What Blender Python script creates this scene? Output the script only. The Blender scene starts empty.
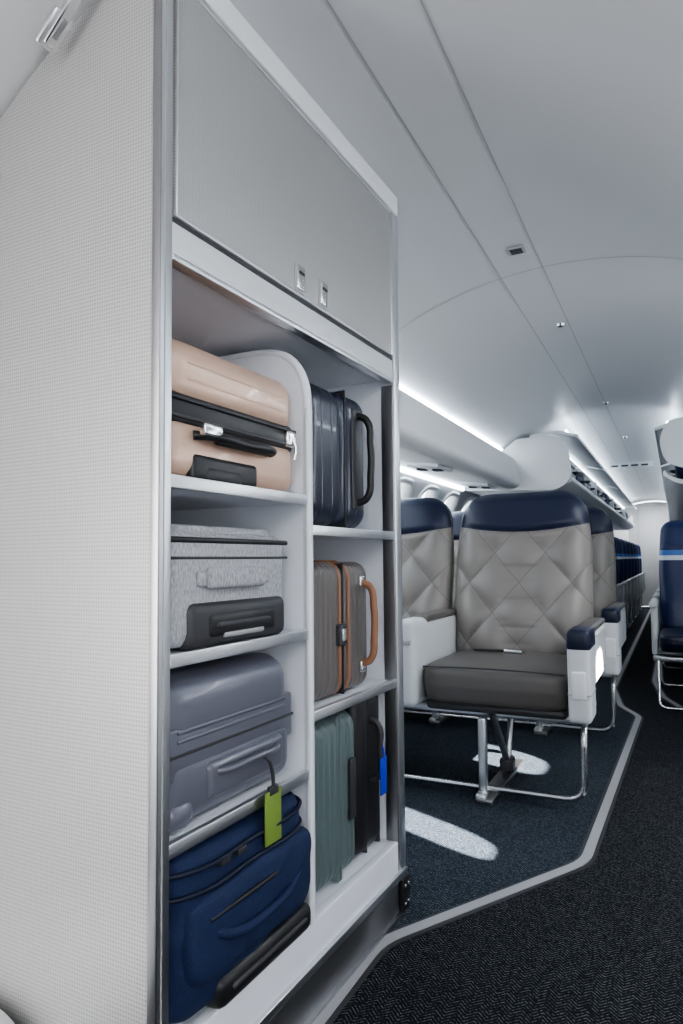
import bpy, bmesh, math, random
from mathutils import Vector, Matrix
random.seed(3)
S=bpy.context.scene
COL=S.collection
try:
    S.view_settings.look='AgX - Medium High Contrast'
except Exception: pass
# ---------------------------------------------------------------- materials
def newmat(name):
    m=bpy.data.materials.new(name); m.use_nodes=True
    nt=m.node_tree; b=nt.nodes['Principled BSDF']
    return m,nt,b
def mat(name,c,rough=.5,metal=0.,bump=0.,bscale=300.,var=0.,vscale=40.,coat=0.,emit=None,estr=0.,stretch=None):
    m,nt,b=newmat(name)
    b.inputs['Base Color'].default_value=(*c,1); b.inputs['Roughness'].default_value=rough
    b.inputs['Metallic'].default_value=metal
    b.inputs['Coat Weight'].default_value=coat
    if emit:
        b.inputs['Emission Color'].default_value=(*emit,1); b.inputs['Emission Strength'].default_value=estr
    tc=nt.nodes.new('ShaderNodeTexCoord')
    src=tc.outputs['Object']
    if stretch:
        mp=nt.nodes.new('ShaderNodeMapping'); mp.inputs['Scale'].default_value=stretch
        nt.links.new(src,mp.inputs[0]); src=mp.outputs[0]
    if bump>0:
        n=nt.nodes.new('ShaderNodeTexNoise'); n.inputs['Scale'].default_value=bscale; n.inputs['Detail'].default_value=3
        nt.links.new(src,n.inputs['Vector'])
        bp=nt.nodes.new('ShaderNodeBump'); bp.inputs['Strength'].default_value=bump; bp.inputs['Distance'].default_value=.002
        nt.links.new(n.outputs[0],bp.inputs['Height']); nt.links.new(bp.outputs[0],b.inputs['Normal'])
    if var>0:
        n=nt.nodes.new('ShaderNodeTexNoise'); n.inputs['Scale'].default_value=vscale; n.inputs['Detail'].default_value=4
        nt.links.new(src,n.inputs['Vector'])
        r=nt.nodes.new('ShaderNodeValToRGB')
        r.color_ramp.elements[0].position=.35; r.color_ramp.elements[1].position=.65
        r.color_ramp.elements[0].color=(*[x*(1-var) for x in c],1)
        r.color_ramp.elements[1].color=(*[min(1,x*(1+var)) for x in c],1)
        nt.links.new(n.outputs[0],r.inputs[0]); nt.links.new(r.outputs[0],b.inputs['Base Color'])
    return m
def math_node(nt,op,a,b=None,c=None):
    n=nt.nodes.new('ShaderNodeMath'); n.operation=op
    for i,v in enumerate((a,b,c)):
        if v is None: continue
        if isinstance(v,(int,float)): n.inputs[i].default_value=v
        else: nt.links.new(v,n.inputs[i])
    return n.outputs[0]
def mixc(nt,f,a,b):
    n=nt.nodes.new('ShaderNodeMix'); n.data_type='RGBA'
    nt.links.new(f,n.inputs[0])
    for i,v in ((6,a),(7,b)):
        if isinstance(v,tuple): n.inputs[i].default_value=(*v,1)
        else: nt.links.new(v,n.inputs[i])
    return n.outputs[2]
def dotpanel(name,c,c2,pitch=.006,rough=.42,bs=.35):
    m,nt,b=newmat(name)
    tc=nt.nodes.new('ShaderNodeTexCoord'); sp=nt.nodes.new('ShaderNodeSeparateXYZ'); nt.links.new(tc.outputs['Object'],sp.inputs[0])
    h=math_node(nt,'ADD',sp.outputs[0],sp.outputs[1])
    zs=math_node(nt,'MULTIPLY',sp.outputs[2],.8)
    u=math_node(nt,'ADD',h,zs); v=math_node(nt,'SUBTRACT',h,zs)
    k=2*math.pi/(pitch*1.6)
    su=math_node(nt,'SINE',math_node(nt,'MULTIPLY',u,k)); sv=math_node(nt,'SINE',math_node(nt,'MULTIPLY',v,k))
    p=math_node(nt,'MULTIPLY',su,sv)
    mr=nt.nodes.new('ShaderNodeMapRange'); mr.interpolation_type='SMOOTHSTEP'
    mr.inputs['From Min'].default_value=.1; mr.inputs['From Max'].default_value=.6
    nt.links.new(p,mr.inputs['Value'])
    nt.links.new(mixc(nt,mr.outputs[0],c,c2),b.inputs['Base Color'])
    bp=nt.nodes.new('ShaderNodeBump'); bp.inputs['Strength'].default_value=bs; bp.inputs['Distance'].default_value=.001
    nt.links.new(mr.outputs[0],bp.inputs['Height']); nt.links.new(bp.outputs[0],b.inputs['Normal'])
    b.inputs['Roughness'].default_value=rough; b.inputs['Metallic'].default_value=.35
    return m
def carpet(name,dark,light,amt=.62):
    m,nt,b=newmat(name)
    tc=nt.nodes.new('ShaderNodeTexCoord'); sp=nt.nodes.new('ShaderNodeSeparateXYZ'); nt.links.new(tc.outputs['Object'],sp.inputs[0])
    pp=math_node(nt,'PINGPONG',sp.outputs[0],.02)
    ch=math_node(nt,'ADD',sp.outputs[1],pp)
    w=math_node(nt,'SINE',math_node(nt,'MULTIPLY',ch,2*math.pi/.0105))
    n=nt.nodes.new('ShaderNodeTexNoise'); n.inputs['Scale'].default_value=230; n.inputs['Detail'].default_value=2
    nt.links.new(tc.outputs['Object'],n.inputs['Vector'])
    s=math_node(nt,'MULTIPLY',math_node(nt,'ADD',math_node(nt,'MULTIPLY',w,.5),.5),n.outputs[0])
    mr=nt.nodes.new('ShaderNodeMapRange'); mr.inputs['From Min'].default_value=.38; mr.inputs['From Max'].default_value=amt
    nt.links.new(s,mr.inputs['Value'])
    nt.links.new(mixc(nt,mr.outputs[0],dark,light),b.inputs['Base Color'])
    bp=nt.nodes.new('ShaderNodeBump'); bp.inputs['Strength'].default_value=.6; bp.inputs['Distance'].default_value=.003
    nt.links.new(s,bp.inputs['Height']); nt.links.new(bp.outputs[0],b.inputs['Normal'])
    b.inputs['Roughness'].default_value=.95; b.inputs['Specular IOR Level'].default_value=.1
    return m
def seatback(name,c,blue,zb,kb,quilt=True,stripes=None,px=.23,pz=.27):
    m,nt,b=newmat(name)
    tc=nt.nodes.new('ShaderNodeTexCoord'); sp=nt.nodes.new('ShaderNodeSeparateXYZ'); nt.links.new(tc.outputs['Object'],sp.inputs[0])
    X,Y,Z=sp.outputs
    col=c
    if quilt:
        a=math_node(nt,'MULTIPLY',X,1/px); d=math_node(nt,'MULTIPLY',Z,1/pz)
        def line(v,wd=.007,ph=0.):
            pg=math_node(nt,'PINGPONG',math_node(nt,'ADD',v,ph),.5)
            return math_node(nt,'LESS_THAN',pg,wd)
        l=math_node(nt,'MAXIMUM',line(math_node(nt,'ADD',a,d)),line(math_node(nt,'SUBTRACT',a,d)))
        col=mixc(nt,l,c,tuple(x*.55 for x in c))
    bound=math_node(nt,'ADD',math_node(nt,'MULTIPLY',math_node(nt,'MULTIPLY',X,X),kb),zb)
    f=math_node(nt,'GREATER_THAN',Z,bound)
    col=mixc(nt,f,col,blue)
    if stripes:
        for (z0,z1,cc) in stripes:
            g=math_node(nt,'MULTIPLY',math_node(nt,'GREATER_THAN',Z,z0),math_node(nt,'LESS_THAN',Z,z1))
            col=mixc(nt,g,col,cc)
    nt.links.new(col,b.inputs['Base Color'])
    n=nt.nodes.new('ShaderNodeTexNoise'); n.inputs['Scale'].default_value=180
    nt.links.new(tc.outputs['Object'],n.inputs['Vector'])
    bp=nt.nodes.new('ShaderNodeBump'); bp.inputs['Strength'].default_value=.15; bp.inputs['Distance'].default_value=.002
    nt.links.new(n.outputs[0],bp.inputs['Height']); nt.links.new(bp.outputs[0],b.inputs['Normal'])
    b.inputs['Roughness'].default_value=.38
    return m

M=dict(
 white=mat('white_panel',(.76,.77,.78),.45,bump=.05,bscale=500),
 ceil=mat('ceiling_paint',(.60,.60,.61),.36,bump=.04,bscale=400),
 inner=mat('closet_inner_white',(.80,.82,.88),.55,bump=.05,bscale=600),
 panel=dotpanel('perforated_panel',(.44,.435,.43),(.32,.317,.312),.0068,bs=.45),
 doorp=dotpanel('perforated_door',(.44,.435,.425),(.31,.305,.30),.0055),
 alu=mat('brushed_aluminium',(.74,.75,.77),.32,1.,bump=.15,bscale=60,stretch=(1,1,12)),
 alud=mat('dark_aluminium',(.38,.38,.39),.36,1.,bump=.15,bscale=80,stretch=(12,1,12)),
 chrome=mat('polished_metal',(.78,.78,.78),.2,1.,bump=.02,bscale=100),
 dark=mat('dark_gap',(.05,.05,.055),.6,bump=.05),
 gap=mat('panel_joint',(.38,.38,.39),.6,bump=.05),
 black=mat('black_plastic',(.014,.014,.016),.4,bump=.1,bscale=400),
 carpet=carpet('dark_carpet',(.011,.0125,.016),(.155,.165,.18)),
 carpetb=carpet('blue_carpet',(.024,.031,.042),(.17,.205,.24)),
 strip=mat('floor_strip',(.36,.36,.38),.55,bump=.2,bscale=200),
 stripd=mat('floor_strip_edge',(.04,.04,.045),.7,bump=.1),
 led=mat('led_light',(1,1,1),.5,emit=(.78,.90,1),estr=18,bump=.01),
 rose=mat('rose_gold_shell',(.64,.44,.335),.35,.25,bump=.1,bscale=250,coat=.2),
 lav=mat('slate_shell',(.145,.148,.185),.33,.2,bump=.12,bscale=300,coat=.2),
 navyh=mat('navy_shell',(.012,.016,.036),.33,.1,bump=.12,bscale=300,coat=.2),
 taupe=mat('taupe_shell',(.15,.135,.13),.4,.1,bump=.1,bscale=300),
 tan=mat('tan_leather',(.31,.155,.09),.5,bump=.2,bscale=200),
 green=mat('green_grey_shell',(.125,.165,.168),.36,.1,bump=.1,bscale=300),
 navyf=mat('navy_fabric',(.007,.019,.072),.75,bump=.5,bscale=500,var=.25,vscale=300),
 navyp=mat('navy_piping',(.004,.008,.03),.6,bump=.2,bscale=400),
 heather=mat('heather_fabric',(.38,.385,.405),.9,bump=.4,bscale=500,var=.25,vscale=300,stretch=(1,1,.35)),
 charc=mat('charcoal_plastic',(.04,.04,.045),.45,bump=.1,bscale=300),
 tagg=mat('green_tag',(.20,.30,.055),.5,bump=.05),
 tagb=mat('blue_tag',(.01,.04,.5),.5,bump=.05),
 leather=mat('dark_taupe_leather',(.125,.115,.108),.42,bump=.2,bscale=180),
 navyl=mat('navy_leather',(.005,.010,.034),.4,bump=.2,bscale=180),
 plastic=mat('light_grey_plastic',(.64,.66,.68),.4,bump=.05,bscale=300),
 grey=mat('grey_wall',(.50,.51,.52),.5,bump=.05),
)
M['fcback']=seatback('quilted_leather',(.205,.188,.175),(.005,.010,.036),1.045,.35)
M['ecback']=seatback('blue_leather',(.008,.019,.078),(.010,.023,.095),.98,0,False,[(.90,.93,(.65,.7,.75)),(.93,.965,(.05,.15,.45))])
# ---------------------------------------------------------------- mesh helpers
def empty(name,loc=(0,0,0),rz=0):
    e=bpy.data.objects.new(name,None); COL.objects.link(e); e.location=loc; e.rotation_euler=(0,0,rz); e.empty_display_size=.1
    return e
def link(name,me,m,parent=None,smooth=True,loc=(0,0,0),ang=40):
    o=bpy.data.objects.new(name,me); COL.objects.link(o)
    if m is not None: me.materials.append(m)
    if smooth:
        me.polygons.foreach_set('use_smooth',[True]*len(me.polygons))
        try: me.set_sharp_from_angle(angle=math.radians(ang))
        except Exception: pass
    o.location=loc
    if parent: o.parent=parent
    return o
def rbox(name,x0,x1,y0,y1,z0,z1,bev,m,parent=None,seg=3,rot=None):
    bm=bmesh.new(); bmesh.ops.create_cube(bm,size=1)
    sx,sy,sz=abs(x1-x0),abs(y1-y0),abs(z1-z0)
    bmesh.ops.scale(bm,vec=(sx,sy,sz),verts=bm.verts)
    bev=min(bev,.49*min(sx,sy,sz))
    if bev>0: bmesh.ops.bevel(bm,geom=bm.edges[:],offset=bev,segments=seg,profile=.5,affect='EDGES')
    me=bpy.data.meshes.new(name); bm.to_mesh(me); bm.free()
    o=link(name,me,m,parent,bev>0,((x0+x1)/2,(y0+y1)/2,(z0+z1)/2))
    if rot: o.rotation_euler=rot
    return o
def ribbox(name,x0,x1,y0,y1,z0,z1,r,m,parent,nrib,depth,gap=.25,axis='y'):
    """hard case shell: rounded-rectangle outline (x,z) swept across the width with moulded ribs"""
    bm=bmesh.new(); W=y1-y0; N=160; rings=[]
    hx,hz=(x1-x0)/2,(z1-z0)/2; n=10
    outl=[]
    for (sx,sz,a0) in ((1,1,0),(-1,1,90),(-1,-1,180),(1,-1,270)):
        for k in range(n+1):
            a=math.radians(a0+90*k/n); outl.append((sx*(hx-r),sz*(hz-r),math.cos(a),math.sin(a)))
    for i in range(N+1):
        t=i/N; y=W*t
        e=min(y,W-y); ins=0
        if e<r: ins=r-math.sqrt(max(0,r*r-(r-e)**2))
        u=(y-r*.55)/(W-1.1*r)
        d=0
        if 0<u<1:
            f=(u*nrib)%1
            q=min(f,1-f)/ (gap*.5)
            d=-depth*max(0,1-q*q) if q<1 else 0
        ring=[bm.verts.new((cx+ca*(r)-(ins-d)*ca,y-W/2,cz+sa*r-(ins-d)*sa)) for cx,cz,ca,sa in outl]
        rings.append(ring)
    L=len(outl)
    for a,b in zip(rings[:-1],rings[1:]):
        for k in range(L): bm.faces.new((a[k],a[(k+1)%L],b[(k+1)%L],b[k]))
    bm.faces.new(rings[0][::-1]); bm.faces.new(rings[-1])
    bmesh.ops.recalc_face_normals(bm,faces=bm.faces)
    me=bpy.data.meshes.new(name); bm.to_mesh(me); bm.free()
    return link(name,me,m,parent,True,((x0+x1)/2,(y0+y1)/2,(z0+z1)/2),ang=60)
def tube(name,pts,r,m,parent=None,cyc=False,smooth=True,rs=None,flat=None):
    cu=bpy.data.curves.new(name,'CURVE'); cu.dimensions='3D'; cu.bevel_depth=r; cu.bevel_resolution=4; cu.resolution_u=10
    sp=cu.splines.new('BEZIER' if smooth else 'POLY')
    if smooth:
        sp.bezier_points.add(len(pts)-1)
        for p,q in zip(sp.bezier_points,pts):
            p.co=q; p.handle_left_type=p.handle_right_type='AUTO'
    else:
        sp.points.add(len(pts)-1)
        for p,q in zip(sp.points,pts): p.co=(*q,1)
    sp.use_cyclic_u=cyc
    cu.use_fill_caps=True
    cu.materials.append(m)
    o=bpy.data.objects.new(name,cu); COL.objects.link(o)
    if parent: o.parent=parent
    return o
def rtube(name,pts,r,rad,m,parent=None):
    """polyline tube with rounded corners"""
    P=[Vector(p) for p in pts]; out=[P[0]]
    for i in range(1,len(P)-1):
        a,b,c=P[i-1],P[i],P[i+1]
        d1=(a-b).normalized(); d2=(c-b).normalized()
        rr=min(rad,(a-b).length*.45,(c-b).length*.45)
        s=b+d1*rr; e=b+d2*rr
        for k in range(7):
            t=k/6; out.append((1-t)**2*s+2*t*(1-t)*b+t*t*e)
    out.append(P[-1])
    return tube(name,out,r,m,parent,smooth=False)
def prism(name,poly,axis,a0,a1,m,parent=None,bev=0.,smooth=False):
    """poly of 2-D points extruded. axis 'y': poly=(x,z); axis 'x': poly=(y,z); axis 'z': poly=(x,y)"""
    bm=bmesh.new()
    def mk(p,a):
        return {'y':(p[0],a,p[1]),'x':(a,p[0],p[1]),'z':(p[0],p[1],a)}[axis]
    v0=[bm.verts.new(mk(p,a0)) for p in poly]; v1=[bm.verts.new(mk(p,a1)) for p in poly]
    bm.faces.new(v0); bm.faces.new(v1[::-1])
    n=len(poly)
    for i in range(n): bm.faces.new((v0[i],v1[i],v1[(i+1)%n],v0[(i+1)%n]))
    bmesh.ops.recalc_face_normals(bm,faces=bm.faces)
    if bev>0: bmesh.ops.bevel(bm,geom=bm.edges[:],offset=bev,segments=2,profile=.5,affect='EDGES')
    me=bpy.data.meshes.new(name); bm.to_mesh(me); bm.free()
    return link(name,me,m,parent,smooth,ang=30)
def smooth_poly(pts,rad,n=6):
    out=[];N=len(pts)
    for i in range(N):
        a=Vector(pts[i-1]);b=Vector(pts[i]);c=Vector(pts[(i+1)%N])
        r=rad[i] if isinstance(rad,(list,tuple)) else rad
        if r<=0: out.append(tuple(b)); continue
        d1=(a-b);d2=(c-b); rr=min(r,d1.length*.48,d2.length*.48)
        s=b+d1.normalized()*rr;e=b+d2.normalized()*rr
        for k in range(n+1):
            t=k/n; q=(1-t)**2*s+2*t*(1-t)*b+t*t*e; out.append((q.x,q.y))
    return out
def dup(root,loc,rz=None):
    e=bpy.data.objects.new(root.name.split('.')[0],None); COL.objects.link(e); e.empty_display_size=.1
    e.location=loc; e.rotation_euler=root.rotation_euler if rz is None else (0,0,rz)
    def rec(src,dst):
        for c in src.children:
            n=c.copy(); COL.objects.link(n); n.parent=dst; rec(c,n)
    rec(root,e)
    return e
# ---------------------------------------------------------------- fuselage shell
CX,CZ,R=-.35,.65,1.32
def ceilz(x,r=R): 
    return CZ+math.sqrt(max(0,r*r-(x-CX)**2))
Y0,Y1=-1.6,14.0
pmax=math.acos(-CZ/R)
pa,pb=math.acos((.98-CZ)/R),math.acos((1.32-CZ)/R)      # right windows
la,lb=math.acos((.99-CZ)/R),math.acos((1.385-CZ)/R)     # left windows
pdoor=math.acos((1.76-CZ)/R)
ph=[-pmax,-la,-lb,-pdoor,pdoor,pb,pa,pmax]
dens=[]
for a,b in zip(ph[:-1],ph[1:]):
    n=max(1,int((b-a)/math.radians(4)))
    dens+= [a+(b-a)*k/n for k in range(n)]
dens.append(pmax)
winL=[2.35+.5*k for k in range(23)]
winR=[(1.30,.110),(2.25,.17)]
HL=.15
ys={Y0,Y1,-1.2,-.3}
for w in winL: ys|={w-HL,w+HL}
for w,hf in winR: ys|={w-hf,w+hf}
ys=sorted(ys)
bm=bmesh.new()
V=[[bm.verts.new((CX+R*math.sin(p),y,CZ+R*math.cos(p))) for p in dens] for y in ys]
for i in range(len(ys)-1):
    ym=(ys[i]+ys[i+1])/2
    for j in range(len(dens)-1):
        pm=(dens[j]+dens[j+1])/2
        if pm<0 and lb<abs(pm)<la and any(abs(ym-w)<HL-.001 for w in winL): continue
        if pm>0 and pb<abs(pm)<pa and any(abs(ym-w)<hf for w,hf in winR): continue
        if pm<-pdoor and -1.2<ym<-.3: continue
        bm.faces.new((V[i][j],V[i][j+1],V[i+1][j+1],V[i+1][j]))
bmesh.ops.recalc_face_normals(bm,faces=bm.faces)
loose=[v for v in bm.verts if not v.link_faces]; bmesh.ops.delete(bm,geom=loose,context='VERTS')
me=bpy.data.meshes.new('ceiling'); bm.to_mesh(me); bm.free()
shell=link('ceiling',me,M['ceil'],ang=60)
# window frames (rounded rings, set in the wall)
def winframe(side,y,hf,A,B):
    e=empty('window_%d'%winframe.n); winframe.n+=1
    n=40; rings=[]; dx=hf-.125; hh0=(A-B)*R/2
    spec=[(.165+dx,hh0+.035,-.004),(.155+dx,hh0+.025,.012),(.130+dx,hh0+.0,.010),(.108+dx,hh0-.02,-.03),(.103+dx,hh0-.028,-.06)]
    bm=bmesh.new()
    pc=(A+B)/2
    for (hw,hh,off) in spec:
        ring=[]
        for k in range(n):
            t=2*math.pi*k/n; c,s=math.cos(t),math.sin(t)
            uu=hw*math.copysign(abs(c)**.55,c); vv=hh*math.copysign(abs(s)**.55,s)
            p=side*(pc-vv/R); r=R-off
            ring.append(bm.verts.new((CX+r*math.sin(p),y+uu,CZ+r*math.cos(p))))
        rings.append(ring)
    for a,b in zip(rings[:-1],rings[1:]):
        for k in range(n): bm.faces.new((a[k],a[(k+1)%n],b[(k+1)%n],b[k]))
    me=bpy.data.meshes.new('frame'); bm.to_mesh(me); bm.free()
    link('frame',me,M['white'],e,ang=80)
winframe.n=1
for w in winL: winframe(-1,w,HL,la,lb)
for w,hf in winR: winframe(1,w,hf,pa,pb)
hw=math.sqrt(R*R-CZ*CZ)
rbox('wall_front',CX-R,CX+R,Y0-.03,Y0,0,2.0,0,M['white'])
wa=empty('wall_aft')
prism('bulkhead',[(CX+1.3*math.sin(p),CZ+1.3*math.cos(p)) for p in [pmax*(-1+2*k/40) for k in range(41)]],'y',Y1-.05,Y1-.02,M['grey'],wa)
rbox('lavatory_door',CX-.26,CX+.26,Y1-.08,Y1-.05,.01,1.84,.01,M['grey'],wa)
rbox('door_handle',CX+.16,CX+.2,Y1-.1,Y1-.08,.9,1.0,.005,M['chrome'],wa)
rbox('side_wall_left',CX-1.1,CX-.42,Y1-.5,Y1-.06,.01,1.5,.01,M['white'],wa)
rbox('side_wall_right',CX+.42,CX+1.1,Y1-.5,Y1-.06,.01,1.5,.01,M['white'],wa)
# floor
P1=[(-.672,.40),(-.668,1.56),(-.275,2.22),(-.218,4.34),(-.335,4.60),(-.42,5.2),(-.42,13.4)]
fl=empty('floor')
rbox('carpet',CX-hw,CX+hw,Y0,Y1,-.04,0,0,M['carpet'],fl)
prism('seat_carpet',[(CX-hw+.01,1.78),(-.67,1.78),(-.667,1.58)]+P1[2:]+[(CX-hw+.01,13.4)],'z',0,.002,M['carpetb'],fl)
def strippath(name,pts,w,z,m,parent):
    L=[];Rr=[]
    n=len(pts)
    for i,p in enumerate(pts):
        p=Vector(p)
        d=Vector((0,0))
        if i>0: d+= (p-Vector(pts[i-1])).normalized()
        if i<n-1: d+=(Vector(pts[i+1])-p).normalized()
        d.normalize(); nrm=Vector((-d.y,d.x))
        k=1.
        if 0<i<n-1:
            dd=(p-Vector(pts[i-1])).normalized(); k=1/max(.3,abs(nrm.dot(Vector((-dd.y,dd.x)))))
        a=p+nrm*w/2*k; b=p-nrm*w/2*k
        L.append((a.x,a.y));Rr.append((b.x,b.y))
    return prism(name,L+Rr[::-1],'z',0.0,z,m,parent)
def corner(pts,r,n=4):
    out=[pts[0]]
    for i in range(1,len(pts)-1):
        a,b,c=map(Vector,(pts[i-1],pts[i],pts[i+1]))
        d1=(a-b);d2=(c-b); rr=min(r,d1.length*.4,d2.length*.4)
        s=b+d1.normalized()*rr;e=b+d2.normalized()*rr
        for k in range(n+1):
            t=k/n;q=(1-t)**2*s+2*t*(1-t)*b+t*t*e; out.append((q.x,q.y))
    out.append(pts[-1]); return out
tr=empty('floor_path_strip')
PP=corner(P1,.06)
strippath('edge',PP,.052,.003,M['stripd'],tr); strippath('strip',PP,.030,.0055,M['strip'],tr)
P2=[(.16,.9),(.16,4.2),(-.10,5.0),(-.17,5.6),(-.17,13.4)]
tr2=empty('floor_path_strip'); PP=corner(P2,.09)
strippath('edge',PP,.055,.003,M['stripd'],tr2); strippath('strip',PP,.030,.0055,M['strip'],tr2)
# ceiling joints
def arcjoint(i,y,w=.004,m=None):
    bm=bmesh.new(); r=R-.0035; prev=None
    for k in range(61):
        p=math.radians(-50+100*k/60)
        a=bm.verts.new((CX+r*math.sin(p),y-w/2,CZ+r*math.cos(p))); b=bm.verts.new((CX+r*math.sin(p),y+w/2,CZ+r*math.cos(p)))
        if prev: bm.faces.new((prev[0],a,b,prev[1]))
        prev=(a,b)
    me=bpy.data.meshes.new('j'); bm.to_mesh(me); bm.free(); link('trim_%d'%i,me,m or M['gap'])
arcjoint(1,2.48,.005);arcjoint(2,4.95);arcjoint(3,7.4);arcjoint(4,9.9)
def longjoint(i,x,w,m,y0=0.,y1=13.9):
    z=ceilz(x,R-.0035); s=(x-CX)/(z-CZ)
    bm=bmesh.new()
    v=[bm.verts.new(p) for p in ((x-w/2,y0,z+s*w/2),(x+w/2,y0,z-s*w/2),(x+w/2,y1,z-s*w/2),(x-w/2,y1,z+s*w/2))]
    bm.faces.new(v); me=bpy.data.meshes.new('j'); bm.to_mesh(me); bm.free(); link('trim_%d'%i,me,m)
longjoint(5,-.545,.0035,M['gap']);longjoint(6,-.395,.0035,M['gap'])
# small ceiling fittings
sp=empty('ceiling_speaker',(-.450,2.29,ceilz(-.450)-.006)); rbox('plate',-.028,.028,-.028,.028,-.004,.004,.003,M['gap'],sp); rbox('grille',-.02,.02,-.02,.02,-.006,.0,.002,M['dark'],sp)
for (x,y) in ((-.430,3.14),(-.39,4.9),(-.36,6.4)):
    e=empty('smoke_detector',(x,y,ceilz(x)-.004))
    bm=bmesh.new(); bmesh.ops.create_cone(bm,cap_ends=True,segments=24,radius1=.014,radius2=.020,depth=.012)
    me=bpy.data.meshes.new('body'); bm.to_mesh(me); bm.free(); link('body',me,M['chrome'],e)
    bm=bmesh.new(); bmesh.ops.create_cone(bm,cap_ends=True,segments=16,radius1=.006,radius2=.008,depth=.02)
    me=bpy.data.meshes.new('tip'); bm.to_mesh(me); bm.free(); link('tip',me,M['dark'],e)
es=empty('ceiling_sign',(-.40,8.0,1.93)); rbox('housing',-.22,.22,-.01,.01,-.04,.02,.005,M['plastic'],es)
for k in range(4): rbox('marking_%d'%(k+1),-.2+.1*k,-.13+.1*k,-.014,-.008,-.025,-.005,.002,M['dark'],es)
# ---------------------------------------------------------------- valance + bins
va=empty('overhead_valance')
prof=smooth_poly([(-1.085,1.676),(-1.035,1.648),(-.985,1.45),(-1.06,1.415),(-1.40,1.45),(-1.40,1.48),(-1.10,1.60)],[.01,.03,.05,.03,.01,.01,.05])
prism('fairing',prof,'y',1.80,5.0,M['white'],va,smooth=True)
for k,y in enumerate((2.5,3.55,4.6)):
    b=rbox('service_panel_%d'%(k+1),-1.28,-1.10,y-.13,y+.13,1.410,1.440,.006,M['plastic'],va,rot=(0,.10,0))
    for j in range(2):
        rbox('vent_%d_%d'%(k+1,j+1),-1.26+.09*j,-1.21+.09*j,y-.03,y+.03,1.405-.008*j,1.418-.008*j,.005,M['black'],va)
lc=empty('cove_light')
for k,(a,b) in enumerate(((1.9,3.62),(3.66,4.95))):
    tube('led_%d'%(k+1),[(-1.112,a,1.711),(-1.112,b,1.711)],.009,M['led'],lc,smooth=False)
lc2=empty('sidewall_fill_strip'); tube('led',[(-1.405,1.9,1.437),(-1.405,4.95,1.437)],.012,M['led'],lc2,smooth=False)  # glowing strip added under the valance to brighten the sidewall
# open bins, left and right
cb=[M['navyf'],M['black'],M['navyf'],M['charc'],M['lav'],M['navyh'],M['black'],M['heather']]
def openbin(side,ys0,ys1,cap):
    f=(lambda x:x) if side<0 else (lambda x:2*CX-x)
    mp=lambda pts:[(f(x),z) for x,z in pts]
    bl=empty('overhead_bin')
    prism('end_cap',mp(cap),'y',ys0,ys0+.05,M['white'],bl,smooth=True)
    shelfp=smooth_poly([(-1.40,1.43),(-.74,1.40),(-.64,1.47),(-.645,1.50),(-.66,1.50),(-.67,1.475),(-.75,1.43),(-1.40,1.46)],[0,.08,.05,.005,.005,.02,.05,0])
    prism('shelf',mp(shelfp),'y',ys0+.05,ys1,M['white'],bl,smooth=True)
    for k in range(4):
        a=ys0+.06+2.06*k; b=a+2.0
        prism('lid_%d'%(k+1),mp(smooth_poly([(-.93,1.80),(-.74,1.815),(-.60,1.775),(-.595,1.795),(-.74,1.84),(-.93,1.82)],[0,.05,.004,.004,.05,0])),'y',a,b,M['white'],bl,smooth=True)
        rbox('divider_%d'%(k+1),f(-1.2),f(-.67),b+.01,b+.04,1.45,1.66,.005,M['white'],bl)
    tube('led',[(f(-.68),ys0+.1,1.838),(f(-.68),ys1-.1,1.838)],.007,M['led'],bl,smooth=False)
    tube('led_inner',[(f(-.80),ys0+.1,1.79),(f(-.80),ys1-.1,1.79)],.004,M['led'],bl,smooth=False)
    cbs=empty('stowed_carry_on_bags',(0,0,1.4705)); cbs.parent=bl
    y=ys0+.2; k=0
    while y<ys1-.6:
        w=random.uniform(.28,.45); h=random.uniform(.17,.25)
        rbox('body_%d'%k,f(-1.12),f(-.72),y,y+w,0,h,.05,cb[k%8],cbs,4)
        tube('handle_%d'%k,[(f(-.72),y+w*.35,h*.6),(f(-.695),y+w*.4,h*.62),(f(-.695),y+w*.6,h*.62),(f(-.72),y+w*.65,h*.6)],.008,M['black'],cbs)
        rbox('zip_%d'%k,f(-.74),f(-.717),y+.03,y+w-.03,h*.78,h*.82,.002,M['black'],cbs)
        y+=w+.08; k+=1
openbin(-1,5.0,13.3,smooth_poly([(-1.40,1.43),(-.74,1.40),(-.64,1.47),(-.66,1.74),(-.76,1.80),(-1.02,1.785),(-1.40,1.50)],[.01,.10,.07,.06,.05,.02,.01]))
openbin(1,5.0,13.3,smooth_poly([(-1.40,1.46),(-.78,1.50),(-.66,1.55),(-.62,1.70),(-.68,1.83),(-.80,1.845),(-1.05,1.76),(-1.40,1.50)],[.01,.06,.07,.08,.05,.02,.02,.01]))
lr=empty('cove_light'); tube('led_1',[(2*CX+1.112,.2,1.705),(2*CX+1.112,4.9,1.705)],.010,M['led'],lr,smooth=False)
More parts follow.
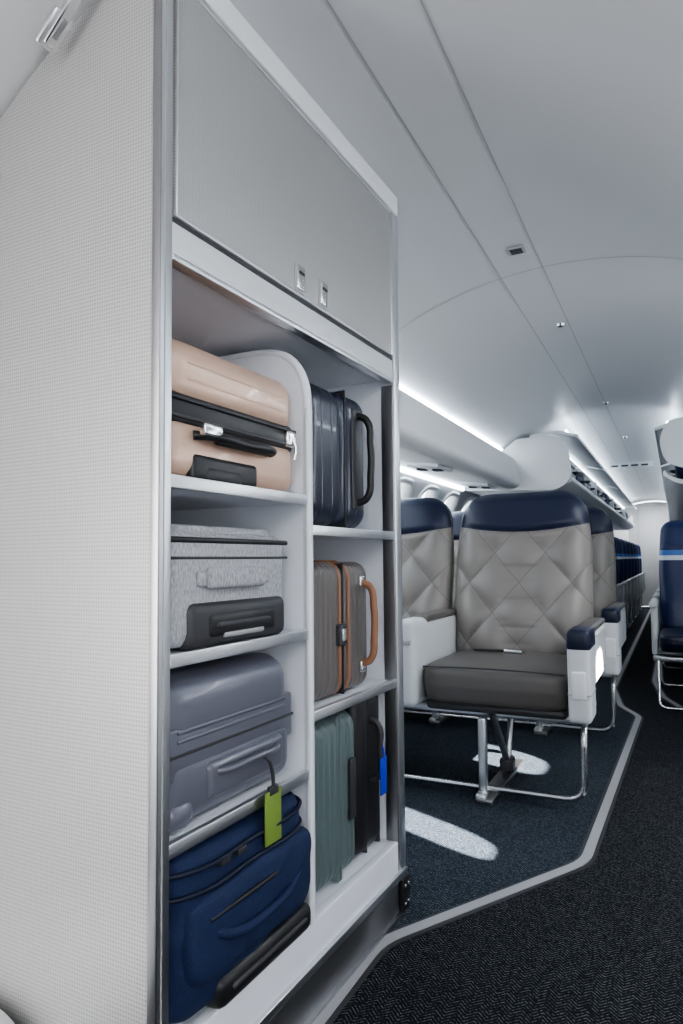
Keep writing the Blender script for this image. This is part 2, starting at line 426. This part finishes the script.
# ---------------------------------------------------------------- luggage closet
CA=-math.atan(.0296); CO=Vector((-.700,.832,0)); CM=Matrix.Translation(CO)@Matrix.Rotation(CA,4,'Z')
def CLW(x,y,z): return CM@Vector((x,y,z))
C=empty('luggage_closet',CO,CA)
LN=.905; DP=-.66
def sidepoly(off):
    pts=[(0,0),(0,1.925)]
    xs=[-.03*k for k in range(1,30)]
    for x in xs:
        z=min(1.925,ceilz(CO.x+x+off,R-.006)); pts.append((x,z))
    pts.append((-.87,.0)); return pts
prism('end_panel',sidepoly(-.01),'y',-.029,-.006,M['panel'],C)
prism('far_panel',sidepoly(.025),'y',.868,LN,M['inner'],C)
rbox('back_panel',DP-.02,DP,0,.868,.09,1.50,0,M['inner'],C)
rbox('inner_liner',DP,-.004,-.006,-.004,.09,1.40,0,M['inner'],C)
rbox('top_board',DP,-.02,0,.868,1.405,1.425,0,M['inner'],C)
rbox('header_rail',-.022,.003,-.004,.868,1.402,1.458,.003,M['plastic'],C)
rbox('header_lip',-.018,.007,-.004,.868,1.394,1.405,.002,M['alu'],C)
rbox('door_frame_lower',-.02,.002,0,.868,1.458,1.465,0,M['dark'],C)
rbox('stowage_door',-.02,.005,.002,.862,1.466,1.868,.003,M['doorp'],C)
rbox('door_edge_bottom',.004,.0075,.002,.862,1.466,1.472,.001,M['alu'],C)
rbox('door_edge_top',.004,.0075,.002,.862,1.862,1.868,.001,M['alu'],C)
rbox('door_edge_near',.004,.0075,.002,.006,1.466,1.868,.001,M['alu'],C)
rbox('door_edge_far',.004,.0075,.857,.862,1.466,1.868,.001,M['alu'],C)
rbox('top_band',-.02,.010,-.029,LN,1.874,1.926,.004,M['white'],C)
rbox('top_gap',-.02,.0,0,.868,1.866,1.876,0,M['dark'],C)
for k,y in enumerate((.380,.478)):
    rbox('latch_frame_%d'%(k+1),.003,.0075,y-.018,y+.018,1.474,1.534,.003,M['gap'],C)
    rbox('latch_%d'%(k+1),.005,.012,y-.014,y+.014,1.478,1.530,.003,M['chrome'],C)
    rbox('latch_slot_%d'%(k+1),.009,.0135,y-.010,y+.010,1.511,1.517,.001,M['dark'],C)
# front angles
rbox('near_trim',-.004,.005,-.032,-.004,0,1.876,.0015,M['alu'],C)
rbox('near_trim_groove',.004,.0058,-.022,-.020,0,1.876,.0,M['gap'],C)
rbox('near_trim_side',-.012,.005,-.0325,-.029,0,1.876,.001,M['alud'],C)
rbox('far_trim',-.012,.006,.872,LN+.003,.0,1.876,.002,M['alu'],C)
rbox('far_trim_inner',-.03,.003,.864,.870,.1,1.39,.001,M['alud'],C)
# divider
ZF=.186
dv=smooth_poly([(-.60,ZF),(-.004,ZF),(-.004,1.375),(-.60,1.375)],[0,0,.13,0],12)
prism('divider',dv,'y',.413,.431,M['inner'],C,smooth=True)
tube('divider_edge',[(x+.001,.422,z) for x,z in ([( -.004,ZF),(-.004,1.0)]+[p for p in dv if p[1]>1.2])],.0105,M['inner'],C,smooth=False)
rbox('divider_edge_front',-.004,.004,.410,.434,ZF,1.24,.002,M['plastic'],C)
def shelf(n,y0,y1,z):
    rbox(n,DP,-.004,y0,y1,z-.014,z,0,M['inner'],C)
    rbox(n+'_edge',-.008,.004,y0,y1,z-.018,z+.004,.002,M['alu'],C)
SL=(1.052,.774,.490); SR=(.990,.602)
for i,z in enumerate(SL): shelf('shelf_left_%d'%(i+1),-.004,.412,z)
for i,z in enumerate(SR): shelf('shelf_right_%d'%(i+1),.432,.868,z)
rbox('bottom_board',DP,-.004,-.004,.868,.165,ZF,0,M['inner'],C)
rbox('bottom_fascia',-.02,.002,-.004,.868,.10,ZF+.001,.003,M['inner'],C)
rbox('bottom_edge',-.01,.012,-.029,LN,.094,.112,.002,M['alu'],C)
rbox('plinth',-.03,.004,-.029,LN,.0,.096,0,M['alud'],C)
rbox('plinth_lower_lip',-.01,.012,-.029,LN,.0,.012,.002,M['alud'],C)
rbox('corner_bracket',.004,.016,.862,LN+.006,.012,.092,.003,M['black'],C)
for (yy,zz) in ((.875,.03),(.895,.03),(.875,.075),(.895,.075)):
    rbox('bolt',.014,.020,yy-.004,yy+.004,zz-.004,zz+.004,.002,M['chrome'],C)
# ---------------------------------------------------------------- luggage
def bag(name,y,z,x=-.02):
    return empty(name,CLW(x,y,z),CA)
# rose gold case
e=bag('hardshell_suitcase',.005,SL[0]+.001,-.014); w,h=.392,.240
rbox('lower_shell',-.54,0,0,w,.004,.106,.030,M['rose'],e,6)
rbox('upper_shell',-.54,0,0,w,.126,h,.040,M['rose'],e,8)
for k in range(2): rbox('rib_%d'%k,-.50,.0008,.05,w-.05,.165+.028*k,.171+.028*k,.002,M['rose'],e)
rbox('zip_band',-.535,-.004,.004,w-.004,.088,.146,.012,M['black'],e)
rbox('zip_tape_low',-.538,.001,.002,w-.001,.100,.106,.002,M['charc'],e)
rbox('zip_tape_high',-.538,.001,.002,w-.001,.130,.136,.002,M['charc'],e)
tube('handle',[(0,.065,.076),(.018,.085,.076),(.022,.18,.074),(.018,.275,.076),(0,.295,.076)],.008,M['black'],e)
rbox('handle_grip',.012,.026,.10,.26,.063,.086,.006,M['black'],e)
rbox('tag',.015,.030,.060,.108,.074,.094,.004,M['chrome'],e)
rbox('lock',-.01,.008,.349,.382,.098,.131,.006,M['chrome'],e); tube('zip_pull',[(.008,.366,.116),(.013,.368,.092),(.010,.366,.072)],.003,M['chrome'],e)
rbox('base_recess',-.02,.004,.06,.25,.0,.048,.018,M['black'],e,4); rbox('wheel_housing',-.05,.006,.09,.20,.0,.03,.012,M['charc'],e)
# heather fabric case
e=bag('fabric_suitcase',.005,SL[1]+.001,-.012); w,h=.350,.195
rbox('body',-.54,0,0,w,.004,h,.025,M['heather'],e,4)
rbox('top_piping',-.542,.002,-.002,w+.002,h-.020,h-.010,.004,M['black'],e)
rbox('mid_piping',-.541,.0015,-.001,w+.001,h-.047,h-.042,.002,M['charc'],e)
rbox('top_pocket',-.48,-.02,.03,w-.03,h-.01,h+.012,.012,M['heather'],e)
rbox('handle_pad',.0,.016,.09,.255,.098,.135,.008,M['heather'],e)
rbox('pull_l',.0,.006,.07,.10,.104,.128,.002,M['heather'],e); rbox('pull_r',.0,.006,.245,.275,.104,.128,.002,M['heather'],e)
rbox('base_plate',-.04,.010,.045,.335,.0,.078,.018,M['charc'],e,4)
rbox('base_recess',-.02,.013,.085,.295,.012,.062,.014,M['black'],e); rbox('base_bar',-.02,.017,.11,.27,.030,.044,.006,M['charc'],e)
rbox('base_inset',-.02,.014,.13,.25,.014,.024,.004,M['gap'],e)
# slate hard case
e=bag('hardshell_suitcase',.005,SL[2]+.001,-.014); w,h=.375,.245
rbox('lower_shell',-.54,0,0,w,.004,.124,.035,M['lav'],e,6)
rbox('upper_shell',-.54,0,0,w,.116,h,.050,M['lav'],e,8)
rbox('seam_band',-.535,-.002,.002,w-.002,.08,.165,.006,M['lav'],e)
rbox('zip_line',-.537,.000,.000,w,.119,.124,.001,M['charc'],e)
for k in range(2): rbox('rib_%d'%k,-.52,.0015,.03,w-.03,.140+.014*k,.147+.014*k,.003,M['lav'],e)
rbox('front_panel',-.02,.008,.10,.33,.030,.095,.02,M['lav'],e,6)
tube('handle',[(0,.12,.075),(.016,.135,.077),(.018,.21,.077),(.016,.29,.077),(0,.305,.075)],.006,M['lav'],e)
rbox('corner_guard',-.03,.006,.01,.07,.006,.05,.02,M['lav'],e)
tube('tag_strap',[(.016,.232,.075),(.026,.240,.070),(.031,.250,.045),(.031,.254,.01)],.0035,M['charc'],e)
rbox('tag',.028,.032,.228,.280,-.085,.010,.002,M['tagg'],e); rbox('tag_clip',.026,.034,.240,.268,.002,.018,.002,M['charc'],e)
# navy soft bag
from mathutils import noise
def softbox(name,x0,x1,y0,y1,z0,z1,m,parent,amp=.012,pw=4.):
    bm=bmesh.new(); bmesh.ops.create_cube(bm,size=2); bmesh.ops.subdivide_edges(bm,edges=bm.edges[:],cuts=34,use_grid_fill=True)
    hx,hy,hz=(x1-x0)/2,(y1-y0)/2,(z1-z0)/2
    for v in bm.verts:
        c=v.co; n=(abs(c.x)**pw+abs(c.y)**pw+abs(c.z)**pw)**(1/pw)
        q=Vector((c.x/n*hx,c.y/n*hy,c.z/n*hz))
        d=noise.noise(q*9)*amp+noise.noise(q*25)*amp*.5
        q+=Vector((c.x/n,c.y/n,c.z/n)).normalized()*d
        q.z=max(q.z,-hz)
        v.co=q
    me=bpy.data.meshes.new(name); bm.to_mesh(me); bm.free()
    return link(name,me,m,parent,True,((x0+x1)/2,(y0+y1)/2,(z0+z1)/2),ang=70)
e=bag('duffel_bag',.004,ZF+.002,.006); w,h=.425,.280
softbox('body',-.54,0,0,w-.020,0,h,M['navyf'],e,.009,9.)
softbox('front_pocket',-.10,.020,.03,w-.03,.065,h-.07,M['navyf'],e,.010,6.)
for i,zz in enumerate((.212,.248)):
    tube('zip_%d'%(i+1),[(-.25,-.003,zz),(-.04,.0,zz),(-.006,.03,zz),(.004,.2,zz-.002),(-.006,w-.05,zz),(-.04,w-.020,zz),(-.25,w-.017,zz)],.004,M['navyp'],e)
tube('zip_pocket',[(.014,.07,.165),(.021,.2,.17),(.014,.33,.165)],.004,M['black'],e)
rbox('zip_pull_1',.002,.014,.10,.125,.235,.248,.003,M['charc'],e); rbox('zip_pull_2',.002,.014,.145,.17,.235,.248,.003,M['charc'],e)
tube('strap',[(.006,.07,.15),(.024,.11,.13),(.028,.2,.12),(.024,.3,.13),(.006,.36,.15)],.008,M['navyf'],e)
rbox('skid_plate',-.04,.012,.10,.40,.0,.055,.020,M['black'],e,4); rbox('skid_bar',-.02,.016,.13,.37,.025,.037,.006,M['charc'],e)
# navy hard case (upright)
e=bag('hardshell_suitcase',.438,SR[0]+.001,-.02); w,h=.325,.338
ribbox('front_shell',-.5,0,0,.200,.004,h,.055,M['navyh'],e,3,.001,.15)
ribbox('rear_shell',-.5,0,.180,w,.004,h,.045,M['navyh'],e,2,.001,.15)
rbox('zip_band',-.495,-.003,.160,.218,.008,h-.004,.028,M['navyh'],e)
rbox('zip_line',-.497,.0,.190,.194,.006,h-.002,.002,M['black'],e)
rbox('handle_plate',-.01,.005,.225,.275,.05,.30,.012,M['charc'],e)
tube('handle',[(0,.25,.285),(.026,.255,.272),(.036,.257,.21),(.036,.257,.14),(.026,.255,.08),(0,.25,.065)],.009,M['black'],e)
# taupe case with tan piping
e=bag('hardshell_suitcase',.438,SR[1]+.001,-.02); w,h=.325,.312
ribbox('front_shell',-.5,0,0,.178,.004,h,.035,M['taupe'],e,6,.003,.25)
ribbox('rear_shell',-.5,0,.170,w,.004,h,.035,M['taupe'],e,5,.003,.25)
rbox('zip_band',-.495,-.003,.150,.200,.008,h-.006,.028,M['taupe'],e)
rbox('zip_line',-.497,.0,.172,.177,.006,h-.003,.002,M['black'],e)
def loopyz(y,z0,z1,x,dep,r):
    return [(-dep,y,z1),(x-r,y,z1),(x-r*.3,y,z1-r*.3),(x,y,z1-r),(x,y,z0+r),(x-r*.3,y,z0+r*.3),(x-r,y,z0)]
tube('piping_1',loopyz(.152,.006,h,.001,.45,.035),.0045,M['tan'],e,smooth=False); tube('piping_2',loopyz(.196,.006,h,.001,.45,.035),.0045,M['tan'],e,smooth=False)
tube('handle',[(0,.262,.262),(.026,.264,.252),(.036,.266,.20),(.036,.266,.13),(.026,.264,.075),(0,.262,.065)],.009,M['tan'],e)
rbox('lock',-.005,.012,.138,.172,.12,.17,.004,M['charc'],e); rbox('lock_dial',.01,.015,.145,.165,.13,.16,.002,M['chrome'],e)
rbox('handle_mount_1',-.005,.010,.250,.275,.25,.278,.004,M['chrome'],e);rbox('handle_mount_2',-.005,.010,.250,.275,.045,.073,.004,M['chrome'],e)
# green grey ribbed case and black case
e=bag('hardshell_suitcase',.440,ZF+.001,-.022); w,h=.258,.378
ribbox('shell',-.5,0,0,w,.004,h,.045,M['green'],e,8,.0028,.28)
rbox('zip_line',-.4975,-.001,.150,.156,.006,h-.001,.002,M['charc'],e)
rbox('zip_tape',-.498,-.0015,.142,.164,.006,h-.0015,.002,M['green'],e)
rbox('handle',.0,.012,.19,.215,.13,.27,.006,M['charc'],e)
e=bag('fabric_suitcase',.702,ZF+.001,-.030); w,h=.150,.40
rbox('body',-.5,0,0,w,.004,h,.035,M['black'],e,5)
rbox('piping_1',-.49,.001,.04,.046,.01,h+.002,.003,M['charc'],e); rbox('piping_2',-.49,.001,.115,.121,.01,h+.002,.003,M['charc'],e)
tube('handle',[(0,.07,.33),(.020,.072,.32),(.026,.072,.26),(.020,.072,.19),(0,.07,.18)],.008,M['charc'],e)
tube('tag_strap',[(.028,.072,.28),(.036,.072,.25),(.036,.072,.235)],.003,M['tagb'],e)
rbox('tag',.033,.037,.052,.088,.15,.24,.002,M['tagb'],e)
# ---------------------------------------------------------------- seats
def loftback(name,m,parent,zb,zt,hw,th,y0,lean,quilt,hb,cr=.12,bulge=.02,px=.23,pz=.27,wb=.9):
    nz,nr=(150,220) if quilt else (70,100); H=zt-zb
    bm=bmesh.new(); rings=[]
    for i in range(nz+1):
        s=i/nz
        s=min(.9995,max(.0005,s)); 
        s=s+ -.08*math.sin(2*math.pi*s)
        z=zb+H*s
        e=zt-z; eb=z-zb
        W=hw*(1-.10*max(0,(s-.55)/.45)**1.5)*(wb+(1-wb)*min(1,s/.25)**.7)
        if e<cr: W=W-cr+math.sqrt(max(0,cr*cr-(cr-e)**2))
        rb=.06
        if eb<rb: W=W-rb+math.sqrt(max(0,rb*rb-(rb-eb)**2))
        T=th
        rt=.05
        if e<rt: T*=.12+.88*math.sqrt(max(0,1-((rt-e)/rt)**2))
        if eb<rt: T*=.12+.88*math.sqrt(max(0,1-((rt-eb)/rt)**2))
        yc=y0+lean*(z-zb)
        ring=[]
        for k in range(nr):
            t=2*math.pi*k/nr; c,sn=math.cos(t),math.sin(t)
            x=W*math.copysign(abs(c)**.45,c); y=T*math.copysign(abs(sn)**.6,sn)
            d=0
            if y<0:
                fr=min(1,abs(y)/max(T,1e-4))
                edge=max(0,1-(abs(x)/W)**8)*fr
                bz=z-(hb+.35*x*x)
                if bz<0:
                    if quilt:
                        p=x/px+z/pz;q=x/px-z/pz
                        a=abs(math.sin(math.pi*p));b=abs(math.sin(math.pi*q))
                        d=.032*(a*b)**.5*edge*min(1,-bz/.02)
                    d+=.022*edge*math.exp(-((z-.62)/.16)**2)
                else: d=bulge*min(1,(bz/.03))**.5*edge*min(1,e/.04)
                d+=.018*edge*(min(1,abs(x)/hw)**3) if bz<0 else 0
            ring.append(bm.verts.new((x,yc+y-d,z)))
        rings.append(ring)
    for a,b in zip(rings[:-1],rings[1:]):
        for k in range(nr): bm.faces.new((a[k],a[(k+1)%nr],b[(k+1)%nr],b[k]))
    bm.faces.new(rings[0][::-1]); bm.faces.new(rings[-1])
    bmesh.ops.recalc_face_normals(bm,faces=bm.faces)
    me=bpy.data.meshes.new(name); bm.to_mesh(me); bm.free()
    return link(name,me,m,parent,True,ang=75)
def cushion(name,x0,x1,y0,y1,z0,z1,m,parent,pw=7.,crown=.012):
    bm=bmesh.new(); bmesh.ops.create_cube(bm,size=2); bmesh.ops.subdivide_edges(bm,edges=bm.edges[:],cuts=20,use_grid_fill=True)
    hx,hy,hz=(x1-x0)/2,(y1-y0)/2,(z1-z0)/2
    for v in bm.verts:
        c=v.co; n=(abs(c.x)**pw+abs(c.y)**pw+abs(c.z)**pw)**(1/pw)
        q=Vector((c.x/n*hx,c.y/n*hy,c.z/n*hz))
        if q.z>0: q.z+=crown*(1-(q.x/hx)**2)*(1-(q.y/hy)**2)
        if q.z<0 : q.y+= .03*(-q.z/hz)*(1 if q.y<0 else 0)
        v.co=q
    me=bpy.data.meshes.new(name); bm.to_mesh(me); bm.free()
    return link(name,me,m,parent,True,((x0+x1)/2,(y0+y1)/2,(z0+z1)/2),ang=75)
def fcseat(aisle,loc):
    e=empty('first_class_seat',loc)
    loftback('backrest',M['fcback'],e,.44,1.235,.312,.060,.56,.22,True,1.045)
    o=prism('back_shell',smooth_poly([(-.27,.36),(.27,.36),(.285,.9),(.24,1.13),(-.24,1.13),(-.285,.9)],[.05,.05,.1,.08,.08,.1]),'y',0,.03,M['plastic'],e,smooth=True)
    o.rotation_euler=(-math.atan(.22),0,0); o.location=(0,.52,0)
    cushion('seat_cushion',-.288,.285,-.01,.58,.345,.505,M['leather'],e)
    tube('cushion_piping',[(-.27,.012,.495),(-.1,-.004,.502),(.1,-.004,.502),(.27,.012,.495)],.003,M['charc'],e)
    rbox('seat_pan',-.27,.27,.04,.60,.325,.36,.015,M['charc'],e)
    rbox('seat_belt_left',-.16,.05,.37,.405,.520,.526,.002,M['black'],e,rot=(0,0,.15)); rbox('belt_buckle',-.02,.06,.33,.38,.518,.535,.004,M['chrome'],e,rot=(0,0,-.2))
    if aisle:
        rbox('armrest_front',.285,.365,-.04,.12,.335,.65,.018,M['plastic'],e,4)
        rbox('armrest_front_recess',.30,.35,-.045,-.03,.42,.52,.008,M['white'],e)
        rbox('armrest_line',.284,.366,-.041,.12,.435,.438,.0,M['gap'],e)
        rbox('armrest_cap',.283,.367,-.043,.14,.585,.665,.02,M['navyl'],e,4)
        rbox('armrest_body',.295,.360,.10,.62,.43,.645,.025,M['plastic'],e,4)
        rbox('armrest_pad',.292,.362,.12,.60,.635,.660,.012,M['leather'],e,4)
        rbox('console_front',-.375,-.287,-.03,.15,.335,.68,.03,M['plastic'],e,5)
        rbox('console_body',-.372,-.290,.10,.60,.345,.665,.03,M['plastic'],e,5)
        rbox('console_pad',-.370,-.292,.16,.60,.655,.685,.012,M['leather'],e,4)
        rbox('console_slot',-.355,-.305,-.034,-.02,.58,.60,.004,M['gap'],e)
        rtube('baggage_bar',[(.325,.20,.33),(.325,.055,.30),(.325,.055,.042),(-.93,.055,.042),(-.93,.4,.042)],.012,.07,M['chrome'],e)
        rbox('beam_front',-.93,.33,.10,.14,.30,.335,.01,M['alu'],e); rbox('beam_rear',-.93,.33,.42,.46,.30,.335,.01,M['alu'],e)
        for k,x in enumerate((-.045,-.62)):
            rbox('leg_front_%d'%(k+1),x-.016,x+.016,-.02+.05,.065,.0,.31,.008,M['alu'],e)
            rtube('leg_diagonal_%d'%(k+1),[(x+.03,.08,.32),(x+.03,.34,.06)],.014,.01,M['alu'],e)
            rtube('leg_diagonal_b%d'%(k+1),[(x+.03,.44,.32),(x+.03,.34,.06)],.012,.01,M['alu'],e)
            rbox('leg_hinge_%d'%(k+1),x+.0,x+.055,.30,.38,.03,.09,.015,M['charc'],e)
            rbox('floor_rail_%d'%(k+1),x-.014,x+.05,-.02,.56,.0,.022,.006,M['alud'],e)
            rbox('foot_%d'%(k+1),x-.022,x+.022,-.01,.08,.0,.035,.012,M['alu'],e)
    else:
        rbox('armrest_body',-.345,-.292,.0,.62,.37,.655,.025,M['plastic'],e,4)
        rbox('armrest_pad',-.345,-.290,.02,.60,.645,.672,.012,M['leather'],e,4)
    return e
fa=fcseat(True,(-.645,2.59,0)); fw=fcseat(False,(-1.29,2.59,0))
for k in (1.10,):
    dup(fa,(-.630,2.60+k,0)); dup(fw,(-1.275,2.60+k,0))
def ecseat(loc):
    """double economy seat, aisle edge at local x=0 extends to -x"""
    e=empty('economy_seat',loc)
    for k,x in enumerate((-.27,-.725)):
        o=loftback('backrest_%d'%(k+1),M['ecback'],e,.44,1.16,.215,.05,.50,.20,False,.98,.07,.012); o.location=(x,0,0)
        cushion('seat_cushion_%d'%(k+1),x-.215,x+.215,0,.50,.36,.475,M['navyl'],e)
        rbox('seat_back_shell_%d'%(k+1),x-.2,x+.2,.60,.63,.40,1.08,.015,M['charc'],e,rot=(-.19,0,0))
    for k,x in enumerate((-.026,-.498,-.968)):
        rbox('armrest_%d'%(k+1),x-.024,x+.024,.06,.50,.62,.655,.015,M['plastic'],e,4)
        rbox('armrest_panel_%d'%(k+1),x-.018,x+.018,.16,.50,.33,.63,.02,M['plastic'],e)
    rbox('beam',-.98,-.02,.12,.16,.30,.335,.01,M['alu'],e)
    rbox('beam_rear',-.98,-.02,.40,.44,.30,.335,.01,M['alu'],e)
    for k,x in enumerate((-.10,-.75)):
        rtube('leg_front_%d'%(k+1),[(x,.14,.32),(x,.08,.01)],.014,.01,M['alu'],e)
        rtube('leg_rear_%d'%(k+1),[(x,.42,.32),(x,.55,.01)],.014,.01,M['alu'],e)
        rbox('floor_rail_%d'%(k+1),x-.02,x+.02,.03,.62,.0,.02,.005,M['alud'],e)
    rtube('baggage_bar',[(-.05,.13,.31),(-.05,.03,.05),(-.95,.03,.05),(-.95,.13,.31)],.009,.04,M['chrome'],e)
    return e
ec=ecseat((-.49,5.55,0))
for k in range(1,10): dup(ec,(-.49,5.55+.80*k,0))
for k in range(0,11): dup(ec,(.84,4.38+.80*k,0))
# ---------------------------------------------------------------- near left door fittings
h=empty('door_hinge_bracket',(-.855,.770,1.835),0)
h.rotation_euler=(0,math.radians(-42),0); h.scale=(.72,.72,.72)
rbox('arm',-.11,.06,-.014,.014,-.008,.008,.006,M['chrome'],h); rbox('plate',-.12,-.03,-.026,.026,-.004,.014,.006,M['alu'],h)
rbox('roller',.03,.075,-.018,.018,-.016,.010,.008,M['chrome'],h); rbox('slot',-.09,-.04,-.008,.008,-.012,-.006,.003,M['alud'],h)
d=empty('door_sill'); prism('sill',smooth_poly([(-1.42,0),(-.915,0),(-.915,.14),(-.98,.20),(-1.42,.23)],[0,.01,.04,.05,.01]),'y',.45,.785,M['alu'],d,smooth=True)
# ---------------------------------------------------------------- lights
w=bpy.data.worlds.new('sky'); S.world=w; w.use_nodes=True
bg=w.node_tree.nodes['Background']; bg.inputs[0].default_value=(.88,.94,1,1); bg.inputs[1].default_value=6.
def area(name,loc,target,sx,sy,p,c=(1,1,1)):
    l=bpy.data.lights.new(name,'AREA'); l.shape='RECTANGLE'; l.size=sx; l.size_y=sy; l.energy=p; l.color=c
    o=bpy.data.objects.new(name,l); COL.objects.link(o); o.location=loc
    o.rotation_euler=(Vector(target)-Vector(loc)).to_track_quat('-Z','Y').to_euler(); return o
area('boarding_door_light',(-1.70,-.75,1.0),(-.9,.8,.9),.7,1.2,28,(1,.93,.86))
area('closet_fill_light',(.35,-.9,1.75),(-.75,1.2,.7),.9,.5,25,(1,1,1))  # added fill behind the camera, aimed at the closet
area('side_fill_light',(.85,-.1,1.15),(-.7,1.3,.75),.8,1.2,19,(.95,.97,1))  # added soft fill right of camera for closet and bags, no door modelled
area('cabin_fill_light',(.42,2.6,1.66),(-.6,3.0,.7),.1,3.6,32,(.95,.97,1))  # added out-of-view fill for the first-class rows
area('aft_fill_light',(-.35,13.2,1.90),(-.35,13.3,0),.5,.4,18,(.95,.97,1))  # added fill to brighten the far end of the cabin
sl=bpy.data.lights.new('sun','SUN'); sl.energy=80; sl.angle=math.radians(.6); sl.color=(1,.97,.92)
so=bpy.data.objects.new('sun',sl); COL.objects.link(so); so.location=(4,-1,4)
so.rotation_euler=Vector((-1.57,.90,-1.06)).to_track_quat('-Z','Y').to_euler()
# ---------------------------------------------------------------- camera
cam=bpy.data.cameras.new('camera'); co=bpy.data.objects.new('camera',cam); COL.objects.link(co)
psi=math.radians(26.0); th=math.radians(3.2); dl=.009
F=Vector((-math.sin(psi)*math.cos(th),math.cos(psi)*math.cos(th),math.sin(th)))
Rv=Vector((math.cos(psi),math.sin(psi),0)); U=Rv.cross(F)
R2=Rv*math.cos(dl)-U*math.sin(dl); U2=U*math.cos(dl)+Rv*math.sin(dl)
mm=Matrix((R2,U2,-F)).transposed().to_4x4(); mm.translation=Vector((0,0,.92))
co.matrix_world=mm
cam.sensor_fit='VERTICAL'; cam.sensor_height=36; cam.sensor_width=24; cam.lens=683/1024*36; cam.shift_y=.0095; cam.clip_start=.02
S.camera=co
